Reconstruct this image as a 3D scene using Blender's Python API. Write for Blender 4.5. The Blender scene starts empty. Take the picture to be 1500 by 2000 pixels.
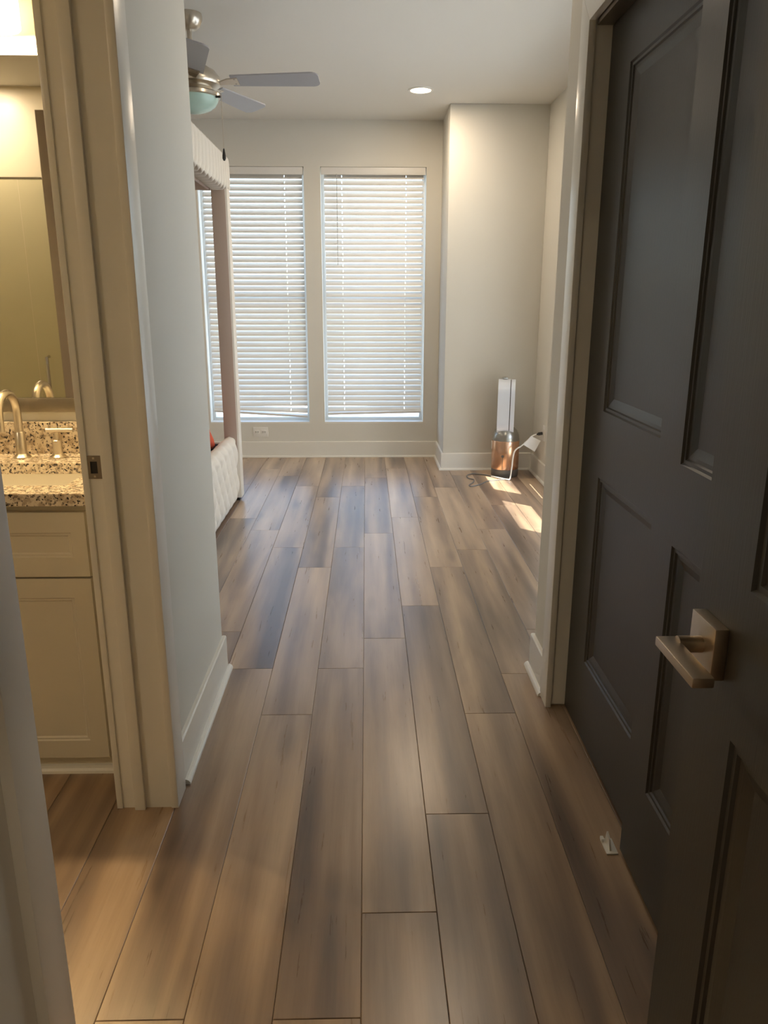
import bpy, bmesh, math, random
from mathutils import Vector, Matrix
random.seed(7)
scene = bpy.context.scene
COL = scene.collection

# ------------------------------------------------------------------ camera
CAM_H = 1.36
PITCH, YAW, ROLL, FPX = math.radians(15.528), math.radians(1.3125), math.radians(0.086), 1500.0
cam_d = bpy.data.cameras.new('camera')
cam = bpy.data.objects.new('camera', cam_d); COL.objects.link(cam)
fw = Vector((math.sin(YAW)*math.cos(PITCH), math.cos(YAW)*math.cos(PITCH), -math.sin(PITCH)))
ri0 = Vector((math.cos(YAW), -math.sin(YAW), 0)); up0 = ri0.cross(fw)
c_, s_ = math.cos(ROLL), math.sin(ROLL)
ri = ri0*c_ + up0*s_; up = up0*c_ - ri0*s_
mw = Matrix((ri, up, -fw)).transposed().to_4x4(); mw.translation = Vector((0, 0, CAM_H))
cam.matrix_world = mw
cam_d.sensor_fit = 'VERTICAL'; cam_d.sensor_height = 36.0
cam_d.lens = 36.0*FPX/2000.0
cam_d.clip_start = 0.02; cam_d.clip_end = 200
scene.camera = cam

# ------------------------------------------------------------------ world, sun, exposure
world = bpy.data.worlds.new('sky'); scene.world = world; world.use_nodes = True
nt = world.node_tree; nt.nodes.clear()
SUN_DIR = Vector((-0.5225, 0.4766, -0.7071)).normalized()      # the way the light travels
sky = nt.nodes.new('ShaderNodeTexSky'); sky.sky_type = 'NISHITA'; sky.sun_disc = False
sky.sun_elevation = math.radians(45); sky.sun_rotation = math.radians(132); sky.air_density = 1.0; sky.dust_density = 1.5
bg = nt.nodes.new('ShaderNodeBackground'); bg.inputs['Strength'].default_value = 0.56
wo = nt.nodes.new('ShaderNodeOutputWorld')
nt.links.new(sky.outputs[0], bg.inputs[0]); nt.links.new(bg.outputs[0], wo.inputs[0])
sun_d = bpy.data.lights.new('sun', 'SUN'); sun_d.energy = 9.0; sun_d.angle = math.radians(0.6); sun_d.color = (1, 0.955, 0.87)
sun = bpy.data.objects.new('sun', sun_d); COL.objects.link(sun)
sun.rotation_euler = SUN_DIR.to_track_quat('-Z', 'Y').to_euler(); sun.location = (20, -18, 30)
vs = scene.view_settings
vs.view_transform = 'Standard'; vs.look = 'None'; vs.gamma = 1.0; vs.use_curve_mapping = False
vs.exposure = 0.9
scene.cycles.max_bounces = 12; scene.cycles.diffuse_bounces = 7; scene.cycles.glossy_bounces = 5
scene.cycles.transmission_bounces = 8; scene.cycles.transparent_max_bounces = 12
scene.cycles.sample_clamp_indirect = 6.0
scene.cycles.use_denoising = True

# ------------------------------------------------------------------ materials
def lin(c):
    return tuple(((v/255)/12.92 if v/255 <= 0.04045 else (((v/255)+0.055)/1.055)**2.4) for v in c)
def new_mat(name):
    m = bpy.data.materials.new(name); m.use_nodes = True
    return m, m.node_tree.nodes, m.node_tree.links, m.node_tree.nodes['Principled BSDF']
def plain(name, col, rough=0.5, metal=0.0, bump=0.0, bscale=200.0, var=0.03, spec=0.5, aniso=None, emit=None, estr=0):
    m, N, L, b = new_mat(name)
    tc = N.new('ShaderNodeTexCoord')
    no = N.new('ShaderNodeTexNoise'); no.inputs['Scale'].default_value = bscale; no.inputs['Detail'].default_value = 3
    if aniso:
        mp = N.new('ShaderNodeMapping'); mp.inputs['Scale'].default_value = aniso
        L.new(tc.outputs['Object'], mp.inputs[0]); L.new(mp.outputs[0], no.inputs['Vector'])
    else: L.new(tc.outputs['Object'], no.inputs['Vector'])
    rp = N.new('ShaderNodeMapRange'); rp.inputs['To Min'].default_value = 1-var; rp.inputs['To Max'].default_value = 1+var
    L.new(no.outputs['Fac'], rp.inputs['Value'])
    mx = N.new('ShaderNodeVectorMath'); mx.operation = 'SCALE'; mx.inputs[0].default_value = col[:3]
    L.new(rp.outputs[0], mx.inputs['Scale']); L.new(mx.outputs[0], b.inputs['Base Color'])
    b.inputs['Roughness'].default_value = rough; b.inputs['Metallic'].default_value = metal
    b.inputs['Specular IOR Level'].default_value = spec
    if bump:
        bp = N.new('ShaderNodeBump'); bp.inputs['Strength'].default_value = bump; bp.inputs['Distance'].default_value = 0.002
        L.new(no.outputs['Fac'], bp.inputs['Height']); L.new(bp.outputs[0], b.inputs['Normal'])
    if emit:
        b.inputs['Emission Color'].default_value = (*emit, 1); b.inputs['Emission Strength'].default_value = estr
    return m

MAT = {}
MAT['wall'] = plain('wall_paint', (0.68, 0.665, 0.61), 0.7, bump=0.08, bscale=350, var=0.012, spec=0.25)
MAT['greywall'] = plain('mauve_grey', (0.30, 0.26, 0.24), 0.6, bump=0.05, bscale=300, var=0.012, spec=0.25)  # mauve grey, darker than the walls, for the partition only
MAT['ceil'] = plain('ceiling_paint', (0.72, 0.71, 0.67), 0.85, bump=0.06, bscale=300, var=0.012, spec=0.2)
MAT['trim'] = plain('trim_enamel', (0.76, 0.745, 0.69), 0.28, bump=0.03, bscale=90, var=0.012)
MAT['cab'] = plain('cabinet_enamel', (0.62, 0.58, 0.48), 0.4, bump=0.03, bscale=90, var=0.012)
MAT['door'] = plain('charcoal_door_paint', (0.034, 0.032, 0.028), 0.36, bump=0.10, bscale=14, aniso=(30, 30, 1.2), var=0.05)
MAT['nickel'] = plain('brushed_nickel', (0.62, 0.57, 0.49), 0.28, 1.0, bscale=60, var=0.06)
MAT['bronze'] = plain('satin_nickel_lever', (0.52, 0.44, 0.35), 0.34, 1.0, bscale=120, var=0.05)
MAT['strike'] = plain('dull_strike_metal', (0.28, 0.25, 0.21), 0.42, 1.0, bscale=80, var=0.06)
MAT['chrome'] = plain('chrome', (0.75, 0.74, 0.72), 0.08, 1.0, var=0.01)
MAT['black'] = plain('black_plastic', (0.012, 0.012, 0.012), 0.45, var=0.05)
MAT['grey_plastic'] = plain('grey_cord', (0.16, 0.16, 0.16), 0.5, var=0.05)
MAT['white_plastic'] = plain('white_plastic', (0.78, 0.77, 0.73), 0.35, var=0.02)
MAT['blind'] = plain('blind_white_vinyl', (0.76, 0.75, 0.72), 0.42, bscale=40, var=0.015)
MAT['wand'] = plain('clear_grey_wand', (0.55, 0.55, 0.54), 0.3, var=0.02)
MAT['frame'] = plain('window_vinyl', (0.75, 0.75, 0.73), 0.4, var=0.015)
MAT['blade'] = plain('fan_blade_silver', (0.36, 0.37, 0.40), 0.42, bscale=30, var=0.03)
MAT['fab'] = plain('cream_velvet', (0.72, 0.68, 0.62), 0.9, bump=0.25, bscale=420, var=0.05, spec=0.2)
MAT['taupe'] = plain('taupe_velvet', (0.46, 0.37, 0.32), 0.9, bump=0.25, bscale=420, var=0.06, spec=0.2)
MAT['darkfab'] = plain('dark_bedding', (0.012, 0.011, 0.013), 0.95, bump=0.2, bscale=250, var=0.1, spec=0.1)
MAT['coral'] = plain('coral_fleece', (0.62, 0.13, 0.075), 0.95, bump=0.35, bscale=260, var=0.12, spec=0.1)
MAT['copper'] = plain('copper_shell', (0.74, 0.46, 0.31), 0.26, 1.0, bscale=20, aniso=(8, 8, 0.2), var=0.05)
MAT['steel'] = plain('satin_steel', (0.42, 0.42, 0.40), 0.28, 1.0, bscale=20, aniso=(8, 8, 0.2), var=0.05)
MAT['darksteel'] = plain('grey_base', (0.16, 0.15, 0.14), 0.4, 0.4, var=0.04)
MAT['silver'] = plain('silver_nozzle', (0.72, 0.77, 0.86), 0.35, 0.15, var=0.02)
MAT['ceramic'] = plain('white_ceramic', (0.80, 0.77, 0.69), 0.12, var=0.01)
MAT['paper'] = plain('white_paper_tag', (0.82, 0.82, 0.80), 0.7, bscale=60, var=0.02)
MAT['tile'] = plain('shower_tile', (0.66, 0.60, 0.46), 0.35, bscale=6, var=0.04)
MAT['ground'] = plain('concrete_ground', (0.46, 0.46, 0.45), 0.9, bscale=3, var=0.10)
MAT['screw'] = plain('outlet_slot', (0.07, 0.07, 0.065), 0.5, var=0.05)
MAT['bulb'] = plain('lit_lens', (0.9, 0.88, 0.8), 0.4, emit=(1.0, 0.80, 0.56), estr=12)
MAT['shade'] = plain('lit_opal_shade', (0.9, 0.86, 0.7), 0.35, emit=(1.0, 0.70, 0.32), estr=2.6)
MAT['opal'] = plain('aqua_opal_glass', (0.42, 0.60, 0.55), 0.25, var=0.02)

m, N, L, b = new_mat('mirror_silver'); MAT['mirror'] = m
b.inputs['Base Color'].default_value = (0.86, 0.86, 0.82, 1); b.inputs['Metallic'].default_value = 1; b.inputs['Roughness'].default_value = 0.015

def glass_mat(name, tint, refl=0.04):
    m, N, L, b = new_mat(name); N.remove(b)
    t = N.new('ShaderNodeBsdfTransparent'); t.inputs[0].default_value = (*tint, 1)
    g = N.new('ShaderNodeBsdfGlossy'); g.inputs['Roughness'].default_value = 0.01
    mx = N.new('ShaderNodeMixShader'); mx.inputs[0].default_value = refl; L.new(t.outputs[0], mx.inputs[1]); L.new(g.outputs[0], mx.inputs[2])
    L.new(mx.outputs[0], N['Material Output'].inputs['Surface'])
    return m
MAT['glass'] = glass_mat('window_glass', (0.95, 0.97, 0.97))
MAT['sglass'] = glass_mat('shower_glass', (0.93, 0.94, 0.88))

# vinyl plank: colour, grain and knots; the planks themselves are geometry
m, N, L, b = new_mat('vinyl_wood_plank'); MAT['plank'] = m
tc = N.new('ShaderNodeTexCoord'); oi = N.new('ShaderNodeObjectInfo')
def mapping(scale, src):
    mp = N.new('ShaderNodeMapping'); mp.inputs['Scale'].default_value = scale; L.new(src, mp.inputs[0]); return mp.outputs[0]
def noise4(vec, scale, detail, wmul, rough=0.55, dist=0.0):
    n = N.new('ShaderNodeTexNoise'); n.noise_dimensions = '4D'
    n.inputs['Scale'].default_value = scale; n.inputs['Detail'].default_value = detail; n.inputs['Roughness'].default_value = rough
    n.inputs['Distortion'].default_value = dist
    L.new(vec, n.inputs['Vector'])
    mu = N.new('ShaderNodeMath'); mu.operation = 'MULTIPLY'; mu.inputs[1].default_value = wmul
    L.new(oi.outputs['Random'], mu.inputs[0]); L.new(mu.outputs[0], n.inputs['W'])
    return n.outputs['Fac']
def math_n(op, a, bv, clamp=False):
    n = N.new('ShaderNodeMath'); n.operation = op; n.use_clamp = clamp
    for i, v in enumerate((a, bv)):
        if isinstance(v, (int, float)): n.inputs[i].default_value = v
        else: L.new(v, n.inputs[i])
    return n.outputs[0]
obj = tc.outputs['Object']
streak = noise4(mapping((10, 0.62, 1), obj), 1.15, 1.0, 37.0, 0.45, 0.25)      # long pale and grey streaks
blotch = noise4(mapping((7, 1.1, 1), obj), 1.2, 2.5, 71.0, 0.5, 0.4)
grain = noise4(mapping((70, 3.6, 1), obj), 1.0, 5.0, 19.0, 0.6)
pores = noise4(mapping((300, 11, 1), obj), 1.0, 2.0, 53.0, 0.5)
# cathedral figure: rings of a stretched, warped distance field
ring_w = noise4(mapping((6.5, 0.75, 1), obj), 1.0, 1.5, 11.0, 0.45, 0.2)
ring = N.new('ShaderNodeMath'); ring.operation = 'SINE'
L.new(math_n('MULTIPLY', ring_w, 60.0), ring.inputs[0])
tone = math_n('ADD', math_n('MULTIPLY', oi.outputs['Random'], 0.26), math_n('MULTIPLY', streak, 1.15))
tone = math_n('ADD', tone, math_n('MULTIPLY', blotch, 0.46))
tone = math_n('ADD', tone, math_n('MULTIPLY', ring.outputs[0], 0.016))
tone = math_n('ADD', tone, math_n('MULTIPLY', math_n('SUBTRACT', grain, 0.5), 0.20))
tone = math_n('SUBTRACT', tone, 0.47)
cr = N.new('ShaderNodeValToRGB'); e = cr.color_ramp.elements
e[0].position = 0.14; e[0].color = (*lin((100, 83, 70)), 1)
e[1].position = 0.88; e[1].color = (*lin((208, 183, 152)), 1)
for p, c in ((0.34, (136, 114, 95)), (0.50, (164, 139, 113)), (0.68, (186, 161, 133))):
    q = e.new(p); q.color = (*lin(c), 1)
L.new(tone, cr.inputs[0])
mixp = N.new('ShaderNodeMix'); mixp.data_type = 'RGBA'; mixp.blend_type = 'MULTIPLY'; mixp.inputs['Factor'].default_value = 1
pr_ = N.new('ShaderNodeMapRange'); pr_.inputs['From Min'].default_value = 0.25; pr_.inputs['From Max'].default_value = 0.5
pr_.inputs['To Min'].default_value = 0.93; pr_.inputs['To Max'].default_value = 1.0
L.new(pores, pr_.inputs['Value']); L.new(cr.outputs[0], mixp.inputs['A']); L.new(pr_.outputs[0], mixp.inputs['B'])
# a few dark knots
vo = N.new('ShaderNodeTexVoronoi'); vo.voronoi_dimensions = '4D'; vo.inputs['Scale'].default_value = 1.0
L.new(mapping((5.5, 1.5, 1), obj), vo.inputs['Vector'])
L.new(math_n('MULTIPLY', oi.outputs['Random'], 91.0), vo.inputs['W'])
kr = N.new('ShaderNodeMapRange'); kr.inputs['From Min'].default_value = 0.06; kr.inputs['From Max'].default_value = 0.22
kr.inputs['To Min'].default_value = 0.66; kr.inputs['To Max'].default_value = 1.0
L.new(vo.outputs['Distance'], kr.inputs['Value'])
mixk = N.new('ShaderNodeMix'); mixk.data_type = 'RGBA'; mixk.blend_type = 'MULTIPLY'; mixk.inputs['Factor'].default_value = 1
L.new(mixp.outputs['Result'], mixk.inputs['A']); L.new(kr.outputs[0], mixk.inputs['B'])
L.new(mixk.outputs['Result'], b.inputs['Base Color'])
rr = N.new('ShaderNodeMapRange'); rr.inputs['To Min'].default_value = 0.26; rr.inputs['To Max'].default_value = 0.30
L.new(grain, rr.inputs['Value']); L.new(rr.outputs[0], b.inputs['Roughness'])
b.inputs['Specular IOR Level'].default_value = 0.75
bp = N.new('ShaderNodeBump'); bp.inputs['Strength'].default_value = 0.05; bp.inputs['Distance'].default_value = 0.0012
L.new(math_n('ADD', grain, math_n('MULTIPLY', pores, 0.6)), bp.inputs['Height']); L.new(bp.outputs[0], b.inputs['Normal'])

# speckled granite
m, N, L, b = new_mat('speckled_granite'); MAT['granite'] = m
tc = N.new('ShaderNodeTexCoord')
def vn(scale, kind='noise', detail=3):
    if kind == 'noise':
        n = N.new('ShaderNodeTexNoise'); n.inputs['Scale'].default_value = scale; n.inputs['Detail'].default_value = detail
        L.new(tc.outputs['Object'], n.inputs['Vector']); return n.outputs['Fac']
def ramp(src, p0, p1):
    r = N.new('ShaderNodeMapRange'); r.inputs['From Min'].default_value = p0; r.inputs['From Max'].default_value = p1
    L.new(src, r.inputs['Value']); return r.outputs[0]
def mixc(fac, a, bcol):
    x = N.new('ShaderNodeMix'); x.data_type = 'RGBA'; L.new(fac, x.inputs['Factor'])
    if isinstance(a, tuple): x.inputs['A'].default_value = (*a, 1)
    else: L.new(a, x.inputs['A'])
    x.inputs['B'].default_value = (*bcol, 1); return x.outputs['Result']
c1 = mixc(ramp(vn(55), 0.48, 0.60), (0.74, 0.66, 0.54), (0.47, 0.38, 0.28))
c2 = mixc(ramp(vn(95, detail=2), 0.56, 0.62), c1, (0.20, 0.165, 0.14))
c3 = mixc(ramp(vn(120.3, detail=1), 0.61, 0.65), c2, (0.03, 0.027, 0.025))
L.new(c3, b.inputs['Base Color']); b.inputs['Roughness'].default_value = 0.16

# ------------------------------------------------------------------ geometry helpers
def wloc(o):
    v = Vector((0, 0, 0))
    while o is not None: v += o.location; o = o.parent
    return v
def link(name, me, mat, parent=None, loc=(0, 0, 0), smooth=False, auto=None):
    o = bpy.data.objects.new(name, me); COL.objects.link(o)
    if mat is not None and not me.materials: me.materials.append(MAT[mat])
    o.location = Vector(loc)
    if parent is not None:
        o.parent = parent; o.location = Vector(loc) - wloc(parent)
    if smooth:
        for p in me.polygons: p.use_smooth = True
        if auto: me.set_sharp_from_angle(angle=math.radians(auto))
    return o
def raw(name, V, F, mat, parent=None, smooth=False, auto=None, bevel=0.0, origin=None):
    """V in world metres; the object's origin goes to the middle of its base"""
    V = [Vector(v) for v in V]
    if origin is None:
        xs, ys, zs = zip(*V); origin = Vector(((min(xs)+max(xs))/2, (min(ys)+max(ys))/2, min(zs)))
    else: origin = Vector(origin)
    me = bpy.data.meshes.new(name); me.from_pydata([v-origin for v in V], [], F)
    bm = bmesh.new(); bm.from_mesh(me)
    bmesh.ops.remove_doubles(bm, verts=bm.verts, dist=1e-6)
    bmesh.ops.recalc_face_normals(bm, faces=bm.faces)
    if bevel:
        ed = [e for e in bm.edges if len(e.link_faces) == 2 and e.calc_face_angle(0) > 0.6]
        bmesh.ops.bevel(bm, geom=ed, offset=bevel, segments=2, profile=0.6, affect='EDGES')
    bm.to_mesh(me); bm.free()
    return link(name, me, mat, parent, origin, smooth, auto)
def boxVF(x0, x1, y0, y1, z0, z1):
    V = [(x0,y0,z0),(x1,y0,z0),(x1,y1,z0),(x0,y1,z0),(x0,y0,z1),(x1,y0,z1),(x1,y1,z1),(x0,y1,z1)]
    return V, [(0,3,2,1),(4,5,6,7),(0,1,5,4),(1,2,6,5),(2,3,7,6),(3,0,4,7)]
def box(name, x0, x1, y0, y1, z0, z1, mat, parent=None, bevel=0.0):
    V, F = boxVF(x0, x1, y0, y1, z0, z1)
    return raw(name, V, F, mat, parent, bevel=bevel, smooth=bevel > 0, auto=35)
def grid_slab(name, axis, c0, c1, u0, u1, z0, z1, holes, mat, parent=None):
    """a slab with rectangular openings; axis = its thin direction ('X','Y','Z'); holes in (u0,u1,v0,v1)"""
    us = sorted({u0, u1, *[h[0] for h in holes], *[h[1] for h in holes]}); us = [u for u in us if u0 <= u <= u1]
    zs = sorted({z0, z1, *[h[2] for h in holes], *[h[3] for h in holes]}); zs = [z for z in zs if z0 <= z <= z1]
    def P(u, v, c): return {'X': (c, u, v), 'Y': (u, c, v), 'Z': (u, v, c)}[axis]
    solid = {}
    for i in range(len(us)-1):
        for j in range(len(zs)-1):
            cu, cz = (us[i]+us[i+1])/2, (zs[j]+zs[j+1])/2
            solid[i, j] = not any(h[0] < cu < h[1] and h[2] < cz < h[3] for h in holes)
    V, F = [], []
    def quad(*ps):
        n = len(V); V.extend(ps); F.append((n, n+1, n+2, n+3))
    for (i, j), s in solid.items():
        if not s: continue
        a, b2, c, d = us[i], us[i+1], zs[j], zs[j+1]
        for cc in (c0, c1): quad(P(a,c,cc), P(b2,c,cc), P(b2,d,cc), P(a,d,cc))
        for (di, dj, p, q) in ((-1,0,(a,c),(a,d)), (1,0,(b2,c),(b2,d)), (0,-1,(a,c),(b2,c)), (0,1,(a,d),(b2,d))):
            if not solid.get((i+di, j+dj), False): quad(P(*p,c0), P(*q,c0), P(*q,c1), P(*p,c1))
    return raw(name, V, F, mat, parent)
def lathe(name, prof, mat, parent=None, center=(0,0), seg=32, smooth=True, auto=40, cap=True):
    V, F = [], []
    for r, z in prof:
        for k in range(seg):
            a = 2*math.pi*k/seg; V.append((center[0]+r*math.cos(a), center[1]+r*math.sin(a), z))
    for i in range(len(prof)-1):
        for k in range(seg):
            F.append((i*seg+k, i*seg+(k+1)%seg, (i+1)*seg+(k+1)%seg, (i+1)*seg+k))
    if cap:
        if prof[0][0] > 1e-5: F.append(tuple(range(seg)))
        if prof[-1][0] > 1e-5: F.append(tuple((len(prof)-1)*seg+k for k in range(seg)))
    return raw(name, V, F, mat, parent, smooth, auto)
def spline(pts, n=8):
    P = [Vector(p) for p in pts]; out = []
    for i in range(len(P)-1):
        p0, p1, p2, p3 = P[max(i-1,0)], P[i], P[i+1], P[min(i+2,len(P)-1)]
        for k in range(n):
            t = k/n
            out.append(0.5*((2*p1)+(-p0+p2)*t+(2*p0-5*p1+4*p2-p3)*t*t+(-p0+3*p1-3*p2+p3)*t**3))
    out.append(P[-1]); return out
def tubeVF(pts, r, seg=10):
    pts = [Vector(p) for p in pts]; V, F = [], []
    rad = r if isinstance(r, (list, tuple)) else [r]*len(pts)
    t = (pts[1]-pts[0]).normalized(); nrm = t.orthogonal().normalized()
    for i, p in enumerate(pts):
        t2 = (pts[min(i+1,len(pts)-1)]-pts[max(i-1,0)]).normalized()
        nrm = (nrm - t2*nrm.dot(t2)).normalized(); bn = t2.cross(nrm)
        for k in range(seg):
            a = 2*math.pi*k/seg; V.append(p+(nrm*math.cos(a)+bn*math.sin(a))*rad[i])
    for i in range(len(pts)-1):
        for k in range(seg): F.append((i*seg+k, i*seg+(k+1)%seg, (i+1)*seg+(k+1)%seg, (i+1)*seg+k))
    F.append(tuple(range(seg))); F.append(tuple((len(pts)-1)*seg+k for k in range(seg)))
    return V, F
def tube(name, pts, r, mat, parent=None, seg=10):
    V, F = tubeVF(pts, r, seg); return raw(name, V, F, mat, parent, True, 50)
def extrude(name, prof, axis, a0, a1, mat, parent=None, smooth=False):
    """prof: list of 2-D points in the plane across axis ('X': (y,z), 'Y': (x,z), 'Z': (x,y))"""
    def P(p, a): return {'X': (a, p[0], p[1]), 'Y': (p[0], a, p[1]), 'Z': (p[0], p[1], a)}[axis]
    n = len(prof); V = [P(p, a0) for p in prof]+[P(p, a1) for p in prof]
    F = [(i, (i+1)%n, n+(i+1)%n, n+i) for i in range(n)]+[tuple(range(n)), tuple(range(n, 2*n))]
    return raw(name, V, F, mat, parent, smooth, 35)
def thing(name, loc, label, cat, group=None):
    o = bpy.data.objects.new(name, None); COL.objects.link(o); o.location = loc; o.empty_display_size = 0.05
    return tag(o, label, cat, group)
def tag(o, label, cat, group=None):
    o['label'] = label; o['category'] = cat
    if group: o['group'] = group
    return o
def struct(o, label=None):
    o['kind'] = 'structure'
    if label: o['label'] = label
    return o
def sempty(name, loc, label=None):
    o = bpy.data.objects.new(name, None); COL.objects.link(o); o.location = loc; o.empty_display_size = 0.05
    return struct(o, label)

CEIL = 2.735
BACK = 6.744          # window wall, room face
XL, XR = -0.545, 0.632    # hall wall faces
CORN = 2.655          # where the hall opens into the bedroom
XRW = 1.36            # bedroom right wall
XLW = -3.6            # bedroom left wall

# ------------------------------------------------------------------ floor of single planks
floor = struct(box('floor', -3.75, 1.50, -2.6, 6.93, -0.12, -0.006, 'plank'), 'wood-look vinyl plank floor running through hall, bathroom and bedroom')
PW, PLN, X0 = 0.173, 1.481, -0.0165
phase = {0: 1.454, 1: 1.802, 2: 2.328, 3: 2.613, 4: 3.012, -1: 1.187, -2: 2.332, -3: 1.191, -4: 3.014, -5: 6.239-3*PLN, 5: 2.10, 6: 1.55, 7: 2.9}
def plank_mesh(w, l):
    g, c, t = 0.0004, 0.0013, 0.006
    x, y = w/2-g, l/2-g
    V = [(-x,-y,-t),(x,-y,-t),(x,y,-t),(-x,y,-t),(-x,-y,-c),(x,-y,-c),(x,y,-c),(-x,y,-c),(-x+c,-y+c,0),(x-c,-y+c,0),(x-c,y-c,0),(-x+c,y-c,0)]
    F = [(0,3,2,1)]
    for k in (0, 4):
        for i in range(4): F.append((k+i, k+(i+1)%4, k+4+(i+1)%4, k+4+i))
    F.append((8,9,10,11))
    me = bpy.data.meshes.new('plank'); me.from_pydata(V, [], F); me.materials.append(MAT['plank']); return me
full = plank_mesh(PW, PLN)
YMIN, YMAX = -0.9, BACK+0.01
for k in range(-11, 8):
    ph = phase.get(k, (k*0.531) % PLN)
    y = ph-math.ceil((ph-YMIN)/PLN)*PLN
    cuts = [YMIN]
    while y < YMAX:
        if y > YMIN+0.03 and (k, round(y, 2)) not in ((-4, 1.53), (-5, 1.80)): cuts.append(y)
        y += PLN
    cuts.append(YMAX)
    for a, bb in zip(cuts, cuts[1:]):
        if bb-a > 0.03 and not (k < -8 and a > 2.6):
            me = full if abs(bb-a-PLN) < 1e-4 else plank_mesh(PW, bb-a)
            link('plank', me, None, floor, (X0+PW*(k+0.5), (a+bb)/2, 0.0))

# ------------------------------------------------------------------ shell
struct(box('ceiling', -3.75, 1.50, -2.6, 6.93, CEIL, CEIL+0.15, 'ceil'), 'flat off-white ceiling')
WZ0, WZ1 = 0.312, 2.388
WIN = [(-1.367, -0.502), (-0.368, 0.496)]
struct(grid_slab('wall_back', 'Y', BACK, BACK+0.18, XLW-0.15, XRW+0.14, 0, CEIL, [(a, b2, WZ0, WZ1) for a, b2 in WIN], 'wall'), 'off-white bedroom wall holding the two tall windows')
struct(box('wall_chase', 0.624, XRW, 6.195, BACK, 0, CEIL, 'wall', bevel=0.004), 'boxed-out wall section right of the windows')
RW = [(4.97, 5.56), (3.96, 4.80), (2.95, 3.84)]  # last opening is an unseen window added to bring in more daylight
RZ0, RZ1 = 0.10, 2.388
struct(grid_slab('wall_right', 'X', XRW, XRW+0.14, CORN, 6.93, 0, CEIL, [(a, b2, RZ0, RZ1) for a, b2 in RW], 'wall'), 'bedroom right wall behind the purifier')
struct(box('wall_left', XLW-0.15, XLW, CORN-0.12, 6.93, 0, CEIL, 'wall'), 'bedroom wall at the head of the bed')
# hall: left wall with bathroom opening, right wall with closet opening
BD0, BD1, BDZ = 1.072, 1.862, 2.075
struct(grid_slab('wall_hall_left', 'X', XL-0.133, XL, -0.05, CORN, 0, CEIL, [(BD0, BD1, -1, BDZ)], 'wall'), 'short hall wall between bathroom door and bedroom')
struct(box('wall_bath_back', XLW, XL-0.133, CORN-0.115, CORN, 0, CEIL, 'wall'), 'bathroom wall behind the vanity')
CD0, CD1, CDZ = 0.92, 2.382, 2.115
struct(grid_slab('wall_hall_right', 'X', XR, XR+0.125, 0.09, CORN, 0, CEIL, [(CD0, CD1, -1, CDZ)], 'wall'), 'short hall wall beyond the closet doors')
struct(box('wall_bedroom_front', XR+0.125, XRW+0.14, CORN-0.115, CORN, 0, CEIL, 'wall'), 'bedroom wall beside the hall opening')
struct(box('wall_closet_back', 1.38, 1.50, 0.09, CORN-0.115, 0, CEIL, 'wall'), 'back wall of the closet')
# entry wall with the doorway the camera stands in
ED0, ED1 = -0.40, 0.475
struct(grid_slab('wall_entry', 'Y', -0.05, 0.09, XL, 1.50, 0, CEIL, [(ED0, ED1, -1, 2.06)], 'wall'), 'wall around the bedroom entry doorway')
struct(box('wall_corridor_left', XL-0.133, XL, -2.6, -0.05, 0, CEIL, 'wall'), 'corridor wall behind the entry')
struct(box('wall_corridor_right', 1.38, 1.50, -2.6, -0.05, 0, CEIL, 'wall'), 'corridor wall behind the entry')
struct(box('wall_corridor_end', -3.75, 1.50, -2.75, -2.6, 0, CEIL, 'wall'), 'end wall of the corridor')
struct(box('wall_bath_left', XLW-0.15, XLW, -2.6, CORN-0.12, 0, CEIL, 'wall'), 'far side wall of the bathroom')
struct(box('wall_shower', XLW, XL-0.133, -0.86, -0.74, 0, CEIL, 'tile'), 'tiled back wall of the shower')
struct(box('wall_partition', -1.95, -1.42, -0.08, 0.02, 0, 2.43, 'greywall'), 'grey partition beside the shower glass')
# ground outside
struct(box('ground', -60, 60, -60, 60, -3.3, -3.2, 'ground'), 'pale ground outside')

# ------------------------------------------------------------------ baseboards and shoe moulding
def base_run(name, axis, face, out, a0, a1, shoe0=None, shoe1=None, h=0.140):
    """a board standing proud of `face` toward `out` (+1/-1) with a quarter-round shoe"""
    t, q = 0.014, 0.016
    ax = {'X': 'Y', 'Y': 'X'}[axis]
    f0 = face; f1 = face+out*t
    bprof = [(f0, 0), (f1, 0), (f1, h-0.004), (f1-out*0.004, h), (f0, h)]
    qprof = [(f1, 0), (f1+out*q, 0)]+[(f1+out*q*math.cos(a), q*math.sin(a)) for a in (0.4, 0.8, 1.2)]+[(f1, q)]
    b_ = struct(extrude(name, bprof, ax, a0, a1, 'trim'), 'white painted baseboard with shoe moulding')
    extrude('shoe_moulding', qprof, ax, a0 if shoe0 is None else shoe0, a1 if shoe1 is None else shoe1, 'trim', b_)
    return b_
base_run('baseboard_left', 'X', XL, 1, 1.936, CORN+0.014, 1.950, CORN+0.030)
base_run('baseboard_left_return', 'Y', CORN, 1, XLW, XL, XLW, XL+0.014)
base_run('baseboard_right', 'X', XR, -1, 2.450, CORN+0.014, 2.440, CORN+0.030)
base_run('baseboard_right_return', 'Y', CORN, 1, XR, XRW-0.014, XR-0.014, XRW-0.030)
base_run('baseboard_back', 'Y', BACK, -1, XLW, 0.624)
base_run('baseboard_chase_side', 'X', 0.624, -1, 6.195, BACK-0.014, 6.181, BACK-0.030)
base_run('baseboard_chase_front', 'Y', 6.195, -1, 0.610, XRW-0.014, 0.594, XRW-0.030)
base_run('baseboard_room_right', 'X', XRW, -1, CORN, 6.181)
base_run('baseboard_head_wall', 'X', XLW, 1, CORN, BACK)
base_run('baseboard_hall_left_near', 'X', XL, 1, 0.09, 1.003)
base_run('baseboard_hall_right_near', 'X', XR, -1, 0.09, 0.85)

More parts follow.
